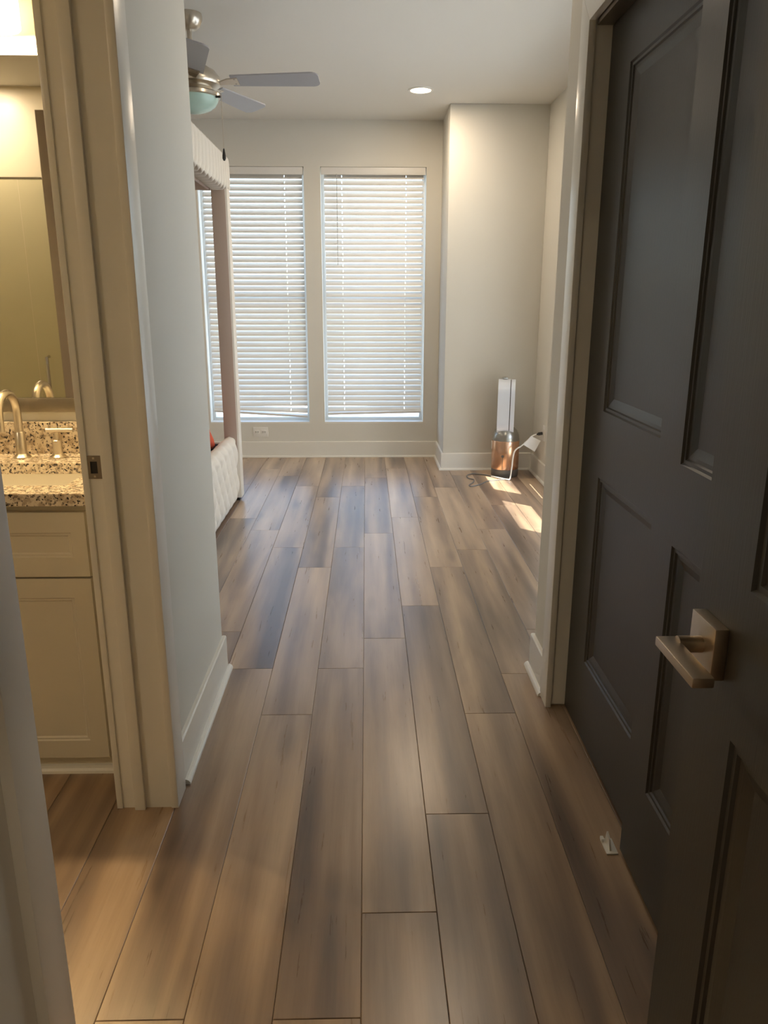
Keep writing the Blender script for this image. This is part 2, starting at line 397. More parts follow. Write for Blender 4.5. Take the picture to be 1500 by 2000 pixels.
# ------------------------------------------------------------------ door trims
def casing(name, xf, out, y0, y1, ztop, label, w=0.090, t=0.020):
    """flat casing round an opening in an X-facing wall; y0..y1 = clear edges, ztop = underside of the head"""
    root = sempty(name, (xf, (y0+y1)/2, 0), label)
    xa, xb = sorted((xf, xf+out*t))
    def leg(n, ya, yb, miter_in):
        yo = ya if miter_in > 0 else yb; yi = yb if miter_in > 0 else ya
        V = [(x, y, z) for x in (xa, xb) for (y, z) in ((yo, 0), (yi, 0), (yi, ztop), (yo, ztop+w))]
        F = [(0,1,2,3), (7,6,5,4), (0,4,5,1), (1,5,6,2), (2,6,7,3), (3,7,4,0)]
        return raw(n, V, F, 'trim', root, bevel=0.002, smooth=True, auto=35)
    leg('casing_leg', y0-w, y0, 1); leg('casing_leg', y1, y1+w, -1)
    V = [(x, y, z) for x in (xa, xb) for (y, z) in ((y0, ztop), (y1, ztop), (y1+w, ztop+w), (y0-w, ztop+w))]
    raw('casing_head', V, [(0,1,2,3), (7,6,5,4), (0,4,5,1), (1,5,6,2), (2,6,7,3), (3,7,4,0)], 'trim', root, bevel=0.002, smooth=True, auto=35)
    return root
# bathroom doorway
c_in0, c_in1 = 1.092, 1.842
bt = casing('trim_1', XL, 1, c_in0, c_in1, 2.055, 'white casing and jamb of the bathroom doorway')
casing('trim_2', XL-0.133, -1, c_in0, c_in1, 2.055, 'bathroom-side casing of the same doorway', w=0.07, t=0.016)
jl = raw('jamb', *boxVF(XL-0.133, XL, 1.847, 1.862, 0, 2.075), 'trim', bt)
raw('jamb', *boxVF(XL-0.133, XL, 1.072, 1.087, 0, 2.075), 'trim', bt)
raw('jamb_head', *boxVF(XL-0.133, XL, 1.087, 1.847, 2.060, 2.075), 'trim', bt)
raw('door_stop', *boxVF(-0.643, -0.614, 1.834, 1.847, 0, 2.06), 'trim', bt, bevel=0.002, smooth=True, auto=35)
raw('door_stop', *boxVF(-0.643, -0.614, 1.087, 1.100, 0, 2.06), 'trim', bt, bevel=0.002, smooth=True, auto=35)
st = struct(grid_slab('trim_3', 'Y', 1.8435, 1.847, -0.680, -0.6435, 0.935, 0.992, [(-0.672, -0.655, 0.948, 0.978)], 'strike'), 'metal strike plate on the bathroom door jamb')
raw('latch_pocket', *boxVF(-0.674, -0.653, 1.8465, 1.8475, 0.946, 0.980), 'black', st)
for zz in (0.941, 0.986): raw('screw', *boxVF(-0.6655, -0.6605, 1.8428, 1.8437, zz-0.0025, zz+0.0025), 'nickel', st)

# closet doorway
ct = casing('trim_4', XR, -1, 0.94, 2.362, 2.092, 'white casing and jamb of the closet doorway')
raw('jamb', *boxVF(XR, XR+0.125, 2.367, 2.382, 0.012, 2.115), 'trim', ct)
raw('jamb', *boxVF(XR, XR+0.125, 0.92, 0.935, 0.012, 2.115), 'trim', ct)
raw('jamb_head', *boxVF(XR, XR+0.125, 0.935, 2.367, 2.097, 2.115), 'trim', ct)
raw('track', *boxVF(XR+0.003, XR+0.11, 0.94, 2.36, 2.080, 2.096), 'strike', ct)
# entry doorway
et = sempty('trim_5', (0.04, 0.02, 0), 'jamb of the bedroom entry doorway')
raw('jamb', *boxVF(ED0, ED0+0.015, -0.05, 0.09, 0, 2.06), 'trim', et)
raw('jamb', *boxVF(ED1-0.012, ED1, -0.05, 0.085, 0, 2.06), 'trim', et)
raw('jamb_head', *boxVF(ED0, ED1, -0.05, 0.09, 2.045, 2.06), 'trim', et)

# ------------------------------------------------------------------ panelled doors
def panel_loops(u0, u1, v0, v1, mapf, t, steps):
    """moulded sunk panel, both faces; steps = [(inset, depth)] from the opening edge inward"""
    def lp(i, d): return [mapf(u0+i, v0+i, d), mapf(u1-i, v0+i, d), mapf(u1-i, v1-i, d), mapf(u0+i, v1-i, d)]
    L_ = [lp(i, d) for i, d in reversed(steps)]+[lp(i, t-d) for i, d in steps]
    V = [p for l in L_ for p in l]; F = []
    for k in range(len(L_)-1):
        for i in range(4): F.append((4*k+i, 4*k+(i+1)%4, 4*k+4+(i+1)%4, 4*k+4+i))
    F.append((0,1,2,3)); n = 4*(len(L_)-1); F.append((n, n+1, n+2, n+3))
    return V, F
STEPS = [(0.0, 0.0), (0.004, 0.0045), (0.011, 0.0045), (0.014, 0.0085), (0.022, 0.0095), (0.040, 0.0150), (0.044, 0.0150)]
def panel_door(name, label, xf, y0, y1, z0, z1, pan, parent_thing=None, t=0.035):
    """leaf in the YZ plane, front face at xf looking to -X"""
    root = sempty(name, (xf, (y0+y1)/2, z0), label)
    holes = [(*p,) for p in pan]
    grid_slab('leaf_frame', 'X', xf, xf+t, y0, y1, z0, z1, holes, 'door', root)
    for p in pan:
        V, F = panel_loops(p[0], p[1], p[2], p[3], lambda u, v, d: (xf+d, u, v), t, STEPS)
        raw('panel', V, F, 'door', root)
    return root
X1, X2 = 0.678, 0.638
d2 = panel_door('door_2', 'dark grey sliding closet door, the far leaf next to the white jamb', X1, 1.56, 2.362, 0.012, 2.079, [(1.70, 2.182, 0.262, 0.856), (1.70, 2.182, 1.050, 1.944)])
d3 = panel_door('door_3', 'dark grey sliding closet door, the near leaf overlapping in front', X2, 0.945, 1.638, 0.014, 2.079, [(1.066, 1.518, 0.262, 0.862), (1.066, 1.518, 1.036, 1.944)], t=0.033)
# entry door, swung open along the right side
XD = 0.424
DE = 0.912
d1 = panel_door('door_1', 'dark grey entry door swung open at the right, lever handle toward the hall', XD, 0.100, DE, 0.012, 2.045, [(0.222, 0.786, 0.262, 0.862), (0.222, 0.786, 1.048, 1.924)], t=0.035)
# lever set
hy, hz = 0.852, 0.954
lv = bpy.data.objects.new('lever_handle', None); COL.objects.link(lv); lv.parent = d1
lv.location = Vector((XD, hy, hz))-wloc(d1); lv['label'] = 'brushed metal lever on a square rose'; lv.empty_display_size = 0.03
box('rose', XD-0.017, XD, hy-0.033, hy+0.033, hz-0.033, hz+0.033, 'bronze', lv, bevel=0.0015)
tube('neck', [(XD-0.016, hy, hz), (XD-0.046, hy, hz)], 0.0105, 'bronze', lv, 16)
box('lever', XD-0.069, XD-0.044, hy-0.100, hy+0.012, hz-0.006, hz+0.006, 'bronze', lv, bevel=0.002)
box('latch_plate', XD+0.006, XD+0.029, DE-0.001, DE+0.0012, hz-0.028, hz+0.028, 'strike', d1)
for zz in (0.25, 1.05, 1.85): tube('hinge', [(XD+0.004, 0.092, zz-0.045), (XD+0.004, 0.092, zz+0.045)], 0.006, 'strike', d1)

# floor guide of the sliding doors
g = thing('floor_guide', (0.619, 1.66, 0), 'small white plastic guide clip on the floor beside the closet doors', 'door guide')
box('guide_base', 0.604, 0.634, 1.632, 1.690, 0.0, 0.004, 'white_plastic', g, bevel=0.001)
raw('guide_fin', [(0.614,1.642,0.004),(0.619,1.642,0.004),(0.619,1.684,0.004),(0.614,1.684,0.004),(0.614,1.652,0.030),(0.618,1.652,0.030),(0.618,1.674,0.038),(0.614,1.674,0.038)],
    [(0,3,2,1),(4,5,6,7),(0,1,5,4),(1,2,6,5),(2,3,7,6),(3,0,4,7)], 'white_plastic', g)
box('guide_tab', 0.603, 0.611, 1.676, 1.690, 0.004, 0.012, 'white_plastic', g, bevel=0.001)

# ------------------------------------------------------------------ windows
def window_y(name, a, b2, label):
    root = sempty(name, ((a+b2)/2, BACK+0.1, WZ0), label)
    f = 0.026
    y0, y1 = BACK+0.115, BACK+0.175
    mid = 1.36
    raw('frame_rail', *boxVF(a, b2, y0, y1, WZ0, WZ0+f), 'frame', root, bevel=0.002, smooth=True, auto=35)
    raw('frame_rail', *boxVF(a, b2, y0, y1, WZ1-f, WZ1), 'frame', root, bevel=0.002, smooth=True, auto=35)
    for xa in (a, b2-f): raw('frame_stile', *boxVF(xa, xa+f, y0, y1, WZ0+f, WZ1-f), 'frame', root, bevel=0.002, smooth=True, auto=35)
    raw('meeting_rail', *boxVF(a+f, b2-f, y0+0.01, y1-0.01, mid-0.02, mid+0.02), 'frame', root)
    for z0, z1 in ((WZ0+f, mid-0.02), (mid+0.02, WZ1-f)):
        raw('pane', *boxVF(a+f, b2-f, y0+0.028, y0+0.032, z0, z1), 'glass', root)
    raw('sill', *boxVF(a, b2, BACK-0.001, y0, WZ0-0.012, WZ0+0.0005), 'trim', root)
    return root
window_y('window_1', *WIN[0], 'left window behind white blinds')
window_y('window_2', *WIN[1], 'right window behind white blinds')

def slat_mesh(w, depth, holes):
    """one curved slat along X, hung on its middle; holes = x positions of the cord slots"""
    hs = depth/2; sl = 0.011; hw = 0.0035; t = 0.0026
    us = sorted([-w/2, w/2]+[h+s*hw for h in holes for s in (-1, 1)])
    vs_ = [-hs, -sl, sl, hs]
    crown = lambda v: 0.0028*(1-(v/hs)**2)
    V, F = [], []
    idx = {}
    for i, u in enumerate(us):
        for j, v in enumerate(vs_):
            idx[i, j, 0] = len(V); V.append((u, v, crown(v)))
            idx[i, j, 1] = len(V); V.append((u, v, crown(v)-t))
    def hole(i, j): return j == 1 and any(abs((us[i]+us[i+1])/2-h) < hw*0.5 for h in holes)
    ni, nj = len(us)-1, 3
    for i in range(ni):
        for j in range(nj):
            if hole(i, j): continue
            F.append((idx[i,j,0], idx[i+1,j,0], idx[i+1,j+1,0], idx[i,j+1,0]))
            F.append((idx[i,j,1], idx[i,j+1,1], idx[i+1,j+1,1], idx[i+1,j,1]))
            for (di, dj, p, q) in ((-1,0,(i,j),(i,j+1)), (1,0,(i+1,j),(i+1,j+1)), (0,-1,(i,j),(i+1,j)), (0,1,(i,j+1),(i+1,j+1))):
                ii, jj = i+di, j+dj
                if not (0 <= ii < ni and 0 <= jj < nj) or hole(ii, jj):
                    F.append((idx[(*p,0)], idx[(*q,0)], idx[(*q,1)], idx[(*p,1)]))
    me = bpy.data.meshes.new('slat'); me.from_pydata(V, [], F); me.update()
    bm = bmesh.new(); bm.from_mesh(me); bmesh.ops.recalc_face_normals(bm, faces=bm.faces); bm.to_mesh(me); bm.free()
    me.materials.append(MAT['blind']); return me
SP, NS, ZT = 0.0463, 42, 2.322
TILT = -math.radians(56)
YB = BACK+0.052
def blind(a, b2, label, rail_z, rail_tilt, wand):
    cx = (a+b2)/2+0.006; w = b2-a-0.046
    root = thing('window_blind', (cx, YB, WZ0), label, 'blind', 'white blinds on the bedroom windows')
    hx = [-w/2+0.145, w/2-0.145]
    me = slat_mesh(w, 0.050, hx)
    box('headrail', cx-w/2, cx+w/2, YB-0.018, YB+0.03, WZ1-0.045, WZ1-0.004, 'blind', root)
    box('valance', a+0.006, b2-0.006, YB-0.046, YB-0.038, WZ1-0.058, WZ1-0.002, 'blind', root, bevel=0.002)
    for s in (a+0.006, b2-0.012): box('valance_return', s, s+0.006, YB-0.039, YB-0.010, WZ1-0.058, WZ1-0.002, 'blind', root)
    for k in range(NS):
        o = link('slat', me, None, root, (cx+random.uniform(-.0015, .0015), YB, ZT-k*SP))
        o.rotation_euler = (-TILT+math.radians(random.uniform(-1.5, 1.5)), (rail_tilt*0.6 if k == NS-1 else 0), 0)
    r = box('bottom_rail', cx-w/2, cx+w/2, YB-0.025, YB+0.025, rail_z-0.009, rail_z+0.009, 'blind', root, bevel=0.003)
    r.rotation_euler = (math.radians(12), rail_tilt, 0)
    for h in hx:
        for dy in (-0.019, 0.019):
            tube('ladder_cord', [(cx+h, YB+dy, WZ1-0.05), (cx+h, YB+dy, rail_z+0.01)], 0.0009, 'blind', root, 5)
    if wand:
        tube('tilt_wand', [(cx-w/2+0.105, YB-0.050, 2.335), (cx-w/2+0.106, YB-0.052, 1.63)], 0.0032, 'wand', root, 8)
    return root
blind(*WIN[0], 'white slatted blind on the left window, partly behind the bed post', 0.385, math.radians(3.6), True)
blind(*WIN[1], 'white slatted blind on the right window, with a tilt wand', 0.392, math.radians(-1.2), True)

# windows of the right wall (two let the sun onto the floor, the last only adds daylight)
for i, (a, b2) in enumerate(RW):
    root = sempty('window_%d' % (3+i), (XRW+0.1, (a+b2)/2, RZ0), 'side window in the right wall, out of sight')
    x0, x1, f = XRW+0.075, XRW+0.135, 0.04
    raw('frame_rail', *boxVF(x0, x1, a, b2, RZ0, RZ0+0.03), 'frame', root)
    raw('frame_rail', *boxVF(x0, x1, a, b2, RZ1-f, RZ1), 'frame', root)
    for ya in (a, b2-f): raw('frame_stile', *boxVF(x0, x1, ya, ya+f, RZ0+0.03, RZ1-f), 'frame', root)
    raw('meeting_rail', *boxVF(x0+0.01, x1-0.01, a+f, b2-f, 0.335, 0.445), 'frame', root)
    for z0, z1 in ((RZ0+0.03, 0.335), (0.445, RZ1-f)):
        raw('pane', *boxVF(x0+0.028, x0+0.032, a+f, b2-f, z0, z1), 'glass', root)
    bl = thing('window_blind', (XRW+0.04, (a+b2)/2, 0.6), ['white blind in the side window nearest the purifier corner', 'white blind in the middle side window of the right wall', 'white blind in the added, unseen side window nearest the hall'][i], 'blind', 'white blinds on the bedroom windows')
    me = slat_mesh(b2-a-0.02, 0.050, [])
    xb = XRW+0.035
    box('headrail', xb-0.022, xb+0.022, a+0.01, b2-0.01, RZ1-0.05, RZ1-0.004, 'blind', bl)
    nz = int((2.33-(0.66 if i < 2 else RZ0+0.06))/SP)
    for k in range(nz):
        o = link('slat', me, None, bl, (xb, (a+b2)/2, 2.31-k*SP)); o.rotation_euler = (math.radians(12), 0, math.radians(90))
    box('bottom_rail', xb-0.024, xb+0.024, a+0.012, b2-0.012, 2.31-nz*SP, 2.31-nz*SP+0.016, 'blind', bl, bevel=0.003)

# wall outlet under the left window
o = thing('wall_outlet', (-0.936, BACK, 0.225), 'white double outlet plate on the wall under the left window', 'outlet')
box('plate', -1.002, -0.870, BACK-0.006, BACK, 0.182, 0.268, 'white_plastic', o, bevel=0.002)
for cx in (-0.966, -0.906):
    rec = box('receptacle', cx-0.022, cx+0.022, BACK-0.0085, BACK-0.005, 0.208, 0.242, 'white_plastic', o, bevel=0.0015)
    for dx in (-0.012, 0.0, 0.012): box('slot', cx+dx-0.0018, cx+dx+0.0018, BACK-0.0092, BACK-0.0083, 0.218, 0.232, 'screw', rec)

# ------------------------------------------------------------------ ceiling lights
def can_light(x, y, label, power, group):
    root = thing('recessed_light', (x, y, CEIL), label, 'ceiling light', group)
    lathe('trim_ring', [(0.070, CEIL), (0.088, CEIL), (0.086, CEIL-0.005), (0.072, CEIL-0.006), (0.068, CEIL-0.003)], 'white_plastic', root, (x, y), 40, cap=False)
    lathe('lens', [(0.0005, CEIL-0.002), (0.035, CEIL-0.0025), (0.0695, CEIL-0.0035)], 'bulb', root, (x, y), 40, cap=False)
    ld = bpy.data.lights.new('recessed_lamp', 'AREA'); ld.shape = 'DISK'; ld.size = 0.13; ld.energy = power; ld.color = (1, 0.80, 0.58)
    lo = bpy.data.objects.new('recessed_lamp', ld); COL.objects.link(lo); lo.location = (x, y, CEIL-0.012); 
    lo.parent = root; lo.location = (0, 0, -0.012)
    return root
G = 'recessed lights in the bedroom ceiling'
can_light(0.381, 5.824, 'glowing recessed ceiling light before the boxed-out wall', 6, G)
can_light(0.381, 3.45, 'recessed ceiling light near the hall opening', 3.5, G)
can_light(-2.30, 5.824, 'recessed ceiling light over the far side of the bed', 3.5, G)
can_light(-2.30, 3.45, 'recessed ceiling light over the near side of the bed', 3.5, G)
can_light(0.81, -0.613, 'recessed ceiling light in the corridor behind the entry', 6.5, None)
can_light(-2.60, -0.36, 'unseen recessed light added in the shower to brighten the mirror view', 9, None)  # added lamp, lifts the rear of the bathroom reflected in the mirror

# ------------------------------------------------------------------ ceiling fan
FX, FY = -0.885, 4.40
fan = thing('ceiling_fan', (FX, FY, CEIL), 'brushed nickel ceiling fan with silver blades and opal light bowl', 'ceiling fan')
def L_(n, prof, mat, seg=40): return lathe(n, prof, mat, fan, (FX, FY), seg)
L_('canopy', [(0.066, CEIL), (0.068, CEIL-0.012), (0.066, CEIL-0.030), (0.055, CEIL-0.055), (0.036, CEIL-0.070), (0.020, CEIL-0.074)], 'nickel')
L_('downrod', [(0.0125, CEIL-0.07), (0.0125, 2.50)], 'nickel', 16)
L_('motor_housing', [(0.020, 2.545), (0.034, 2.535), (0.040, 2.515), (0.075, 2.500), (0.118, 2.478), (0.140, 2.450), (0.146, 2.425), (0.140, 2.412), (0.100, 2.405)], 'nickel')
L_('switch_housing', [(0.095, 2.412), (0.098, 2.400), (0.085, 2.384), (0.125, 2.380), (0.138, 2.372), (0.138, 2.358), (0.128, 2.352)], 'nickel')
L_('light_bowl', [(0.130, 2.356), (0.126, 2.340), (0.112, 2.318), (0.088, 2.300), (0.055, 2.288), (0.020, 2.283), (0.0005, 2.282)], 'opal')
R0, R1, RT = 0.175, 0.205, 0.655
def blade_at(phi):
    ca, sa = math.cos(phi), -math.sin(phi)
    pit = math.radians(-13)
    def W(r, v, dz=0): # r along blade, v across
        z = 2.428+v*math.sin(pit)+dz; vv = v*math.cos(pit)
        return (FX+ca*r-sa*vv, FY+sa*r+ca*vv, z)
    # blade outline: narrow at root, wider at the rounded tip
    n = 6; out = []
    tipw, rootw, cr_ = 0.066, 0.050, 0.036
    out.append((R1, -rootw)); out.append((RT-cr_, -tipw))
    for k in range(1, n): a = -math.pi/2+k/n*math.pi/2; out.append((RT-cr_+cr_*math.cos(a), -tipw+cr_+cr_*math.sin(a)))
    out.append((RT, -tipw+cr_)); out.append((RT, tipw-cr_))
    for k in range(1, n): a = k/n*math.pi/2; out.append((RT-cr_+cr_*math.cos(a), tipw-cr_+cr_*math.sin(a)))
    out.append((RT-cr_, tipw)); out.append((R1, rootw))
    m_ = len(out); t = 0.006
    V = [W(r, v, 0) for r, v in out]+[W(r, v, t) for r, v in out]
    F = [(i, (i+1)%m_, m_+(i+1)%m_, m_+i) for i in range(m_)]+[tuple(range(m_)), tuple(range(m_, 2*m_))]
    bl = raw('blade', V, F, 'blade', fan)
    for v in (-0.022, 0.022):
        p = Vector(W(R1+0.018, v, -0.002)); 
        lathe('screw', [(0.0005, p.z-0.003), (0.005, p.z-0.002), (0.005, p.z+0.003)], 'strike', bl, (p.x, p.y), 10)
    arm = [(0.120, 0.018), (0.150, 0.016), (0.185, 0.026), (0.240, 0.034)]
    V, F = [], []
    for r, hw in arm:
        for v, dz in ((-hw, -0.004), (hw, -0.004), (hw, 0.001), (-hw, 0.001)): V.append(W(r, v, dz if r > 0.17 else dz-0.006))
    for k in range(len(arm)-1):
        for i in range(4): F.append((4*k+i, 4*k+(i+1)%4, 4*k+4+(i+1)%4, 4*k+4+i))
    F.append((0,1,2,3)); F.append(tuple(4*(len(arm)-1)+i for i in range(4)))
    raw('blade_iron', V, F, 'nickel', fan)
for k in range(5): blade_at(math.radians(5+72*k))
px, py = FX+0.150, FY-0.035
tube('pull_chain', [(px-0.02, py, 2.375), (px, py, 2.368), (px, py, 2.10)], 0.0016, 'nickel', fan, 6)
lathe('chain_fob', [(0.0005, 2.112), (0.004, 2.106), (0.009, 2.076), (0.0095, 2.062), (0.005, 2.052), (0.0005, 2.050)], 'black', fan, (px, py), 14)
tube('bowl_screw', [(FX+0.125, FY-0.045, 2.350), (FX+0.150, FY-0.054, 2.348)], 0.006, 'black', fan, 8)

# ------------------------------------------------------------------ canopy bed
PX0, PX1, PY0, PY1 = -0.970, -0.868, 5.195, 5.300
bed = thing('canopy_bed', (-1.95, 4.25, 0), 'cream upholstered canopy bed with tufted footboard and gathered canopy rail', 'bed')
BX0 = -3.05; NY0, NY1 = 3.26, 3.365
def post(x0, x1, y0, y1):
    p = box('post', x0, x1, y0, y1, 0.022, 2.03, 'fab', bed, bevel=0.012)
    return p
for (x0, x1) in ((PX0, PX1), (BX0, BX0+0.102)):
    for (y0, y1) in ((PY0, PY1), (NY0, NY1)):
        post(x0, x1, y0, y1)
        box('foot', x0+0.02, x1-0.02, y0+0.02, y1-0.02, 0.0, 0.024, 'black', bed)
def gathered(name, axis, c0, c1, a0, a1, z0, z1, pitch=0.088):
    """rail wrapped in gathered cloth: a rounded box section whose skin is pleated along the run"""
    n = int((a1-a0)/pitch*14); V, F = [], []
    sec = []
    rx, rz = (c1-c0)/2, (z1-z0)/2; cx, cz = (c0+c1)/2, (z0+z1)/2
    M_ = 28
    for k in range(M_):
        a = 2*math.pi*k/M_; ex = 0.32
        sx = math.copysign(abs(math.cos(a))**ex, math.cos(a)); sz = math.copysign(abs(math.sin(a))**ex, math.sin(a))
        nn = math.hypot(math.cos(a)**3, math.sin(a)**3)
        sec.append((sx*rx, sz*rz, math.cos(a)**3/nn, math.sin(a)**3/nn, a))
    rnd = random.Random(3)
    ph = [rnd.uniform(0, 6.28) for _ in range(6)]
    for i in range(n+1):
        s = a0+(a1-a0)*i/n
        for (dx, dz, nx, nz, a) in sec:
            lean = 0.034*math.sin(a*1.0+ph[0])+0.016*math.sin(2*a+ph[1]+s*3)
            u = (s+lean)/pitch
            f = abs(math.sin(math.pi*u+0.5*math.sin(s*7+ph[2])+0.35*math.sin(3*a+ph[3])))
            d = 0.040*(f**0.7)-0.030
            P = (cx+dx+nx*d, s, cz+dz+nz*d) if axis == 'Y' else (s, cx+dx+nx*d, cz+dz+nz*d)
            V.append(P)
    for i in range(n):
        for k in range(M_): F.append((i*M_+k, i*M_+(k+1)%M_, (i+1)*M_+(k+1)%M_, (i+1)*M_+k))
    F.append(tuple(range(M_))); F.append(tuple(n*M_+k for k in range(M_)))
    return raw(name, V, F, 'fab', bed, True)
gathered('canopy_rail', 'Y', PX0+0.004, PX1-0.002, NY0, PY1, 2.018, 2.215)
gathered('canopy_rail', 'X', PY0+0.004, PY1-0.004, BX0, PX1-0.05, 2.03, 2.212)
gathered('canopy_rail', 'X', NY0+0.004, NY1-0.004, BX0, PX1-0.05, 2.03, 2.212)
gathered('canopy_rail', 'Y', BX0+0.004, BX0+0.098, NY0, PY1, 2.018, 2.215)
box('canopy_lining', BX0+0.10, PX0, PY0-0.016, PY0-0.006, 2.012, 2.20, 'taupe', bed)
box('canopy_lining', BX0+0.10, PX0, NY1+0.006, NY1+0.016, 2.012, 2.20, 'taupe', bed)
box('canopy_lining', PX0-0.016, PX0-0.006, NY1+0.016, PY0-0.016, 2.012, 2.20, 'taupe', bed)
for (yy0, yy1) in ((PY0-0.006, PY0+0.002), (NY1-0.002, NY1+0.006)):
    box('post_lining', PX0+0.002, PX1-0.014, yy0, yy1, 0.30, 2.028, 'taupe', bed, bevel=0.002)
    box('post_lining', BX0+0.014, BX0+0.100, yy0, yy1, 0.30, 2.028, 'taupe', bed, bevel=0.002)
def tufted(name, xo, xi, y0, y1, z0, z1, face):
    """upholstered panel, outer face at xo; diamond tufts pulled in on both faces, rounded edge"""
    ny, nz = int((y1-y0)/0.011), int((z1-z0)/0.011)
    V, F = [], []
    cy, ch = 0.15, 0.20
    def dep(y, z):
        u = (y-y0)/cy; v = (z-z0)/ch
        p, q = u+v, u-v
        fa = abs(math.sin(math.pi*p/1.0)); fb = abs(math.sin(math.pi*q/1.0))
        return 0.022*(min(fa, 1)*min(fb, 1))**0.45*min(1, (z-z0)/0.06+0.15)
    def edge(y, z):
        d = min(y-y0, y1-y, z1-z, 0.05)
        d = max(d, 0); r = 0.05
        return r-math.sqrt(max(r*r-(r-d)**2, 0))
    for side in (0, 1):
        for j in range(nz+1):
            for i in range(ny+1):
                y = y0+(y1-y0)*i/ny; z = z0+(z1-z0)*j/nz
                e_ = edge(y, z); w = dep(y, z)*max(0, 1-e_/0.03)-0.012
                th = abs(xo-xi)/2
                off = max(th-e_*th/0.05+w*(1-e_/0.05), 0.0)
                xm = (xo+xi)/2; sg = math.copysign(1, xo-xi)
                V.append((xm+sg*off if side == 0 else xm-sg*off, y, z))
    W_ = ny+1; T = W_*(nz+1)
    for side in (0, 1):
        for j in range(nz):
            for i in range(ny): a = side*T+j*W_+i; F.append((a, a+1, a+W_+1, a+W_))
    for i in range(ny):
        F.append((i, i+1, T+i+1, T+i)); k = nz*W_; F.append((k+i, k+i+1, T+k+i+1, T+k+i))
    for j in range(nz):
        F.append((j*W_, (j+1)*W_, T+(j+1)*W_, T+j*W_)); F.append((j*W_+ny, (j+1)*W_+ny, T+(j+1)*W_+ny, T+j*W_+ny))
    return raw(name, V, F, 'fab', bed, True)
tufted('footboard', -0.885, -0.985, NY1-0.01, PY0+0.012, 0.030, 0.455, 1)
tufted('headboard', BX0+0.02, BX0+0.10, NY1-0.01, PY0+0.01, 0.03, 1.30, 1)
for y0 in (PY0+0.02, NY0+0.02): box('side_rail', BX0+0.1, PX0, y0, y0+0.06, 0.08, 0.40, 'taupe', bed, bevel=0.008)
box('mattress', BX0+0.11, -0.99, NY1+0.0, PY0+0.016, 0.10, 0.405, 'darkfab', bed, bevel=0.03)
# coral throw heaped at the foot of the bed
V, F = [], []
seg, prof = 48, [(0.17, 0.406), (0.185, 0.43), (0.18, 0.47), (0.165, 0.52), (0.155, 0.60), (0.145, 0.68), (0.125, 0.74), (0.08, 0.78), (0.012, 0.79)]
for i, (r, z) in enumerate(prof):
    for k in range(seg):
        a = 2*math.pi*k/seg
        rr_ = r*(1+0.10*math.sin(5*a+0.4)+0.05*math.sin(11*a+i*0.4))
        V.append((-1.205+rr_*math.cos(a), 4.985+rr_*0.8*math.sin(a), z))
for i in range(len(prof)-1):
    for k in range(seg): F.append((i*seg+k, i*seg+(k+1)%seg, (i+1)*seg+(k+1)%seg, (i+1)*seg+k))
F.append(tuple(range(seg))); F.append(tuple((len(prof)-1)*seg+k for k in range(seg)))
tag(raw('throw_blanket', V, F, 'coral', None, True), 'coral throw heaped on the bed behind the footboard', 'blanket')

# ------------------------------------------------------------------ tower air purifier
AX, AY = 1.100, 5.985
ap = thing('air_purifier', (AX, AY, 0), 'tower air purifier with copper base and silver loop nozzle beside the boxed-out wall', 'air purifier')
def A(n, prof, mat, seg=48): return lathe(n, prof, mat, ap, (AX, AY), seg)
A('base', [(0.103, 0.0), (0.106, 0.006), (0.106, 0.058), (0.104, 0.060)], 'darksteel')
sh = A('copper_shroud', [(0.105, 0.060), (0.1075, 0.064), (0.1075, 0.282), (0.105, 0.286)], 'copper')
A('collar', [(0.106, 0.286), (0.1065, 0.292), (0.100, 0.330), (0.086, 0.362), (0.064, 0.384), (0.045, 0.392)], 'steel')
box('shroud_seam', AX-0.0015-0.018, AX+0.0015-0.018, AY-0.1095, AY-0.1045, 0.066, 0.16, 'darksteel', sh)
lathe_b = tube('button', [(AX-0.018, AY-0.1045, 0.170), (AX-0.018, AY-0.1095, 0.170)], 0.011, 'darksteel', sh, 16)
box('side_clip', AX-0.1115, AX-0.104, AY-0.03, AY-0.005, 0.215, 0.275, 'white_plastic', ap, bevel=0.002)
# loop nozzle: long stadium ring standing on the base, seen edge-on
def stadium(rw, z0, z1, n=14):
    pts = []
    for k in range(n+1): a = math.pi*k/n; pts.append((rw*math.cos(a), z1-rw+rw*math.sin(a)))
    for k in range(n+1): a = math.pi+math.pi*k/n; pts.append((rw*math.cos(a), z0+rw+rw*math.sin(a)))
    return pts
def ring(name, xa, xb, ro, ri_, z0, z1, zi0, zi1, mat):
    o_, i_ = stadium(ro, z0, z1), stadium(ri_, zi0, zi1); n = len(o_)
    V = [(x, AY+p[0], p[1]) for x in (xa, xb) for P in (o_, i_) for p in P]; F = []
    for k in range(n):
        k2 = (k+1)%n
        F += [(k, k2, n+k2, n+k), (2*n+k, 2*n+k2, 3*n+k2, 3*n+k), (k, k2, 2*n+k2, 2*n+k), (n+k, n+k2, 3*n+k2, 3*n+k)]
    return raw(name, V, F, mat, ap, True, 40)
ring('nozzle', AX-0.073, AX+0.019, 0.100, 0.078, 0.33, 0.762, 0.352, 0.740, 'silver')
ring('nozzle_groove', AX+0.019, AX+0.025, 0.095, 0.080, 0.335, 0.757, 0.350, 0.742, 'black')
ring('nozzle_rear', AX+0.025, AX+0.057, 0.099, 0.078, 0.33, 0.760, 0.352, 0.740, 'silver')
ap.rotation_euler = (0, 0, math.radians(-11))
rc = thing('remote_control', (AX-0.025, AY, 0.762), 'small grey remote lying on top of the purifier', 'remote')
box('remote_body', AX-0.045, AX-0.006, AY-0.02, AY+0.02, 0.762, 0.774, 'steel', rc, bevel=0.004)
box('remote_button', AX-0.030, AX-0.021, AY-0.006, AY+0.004, 0.774, 0.7755, 'black', rc)
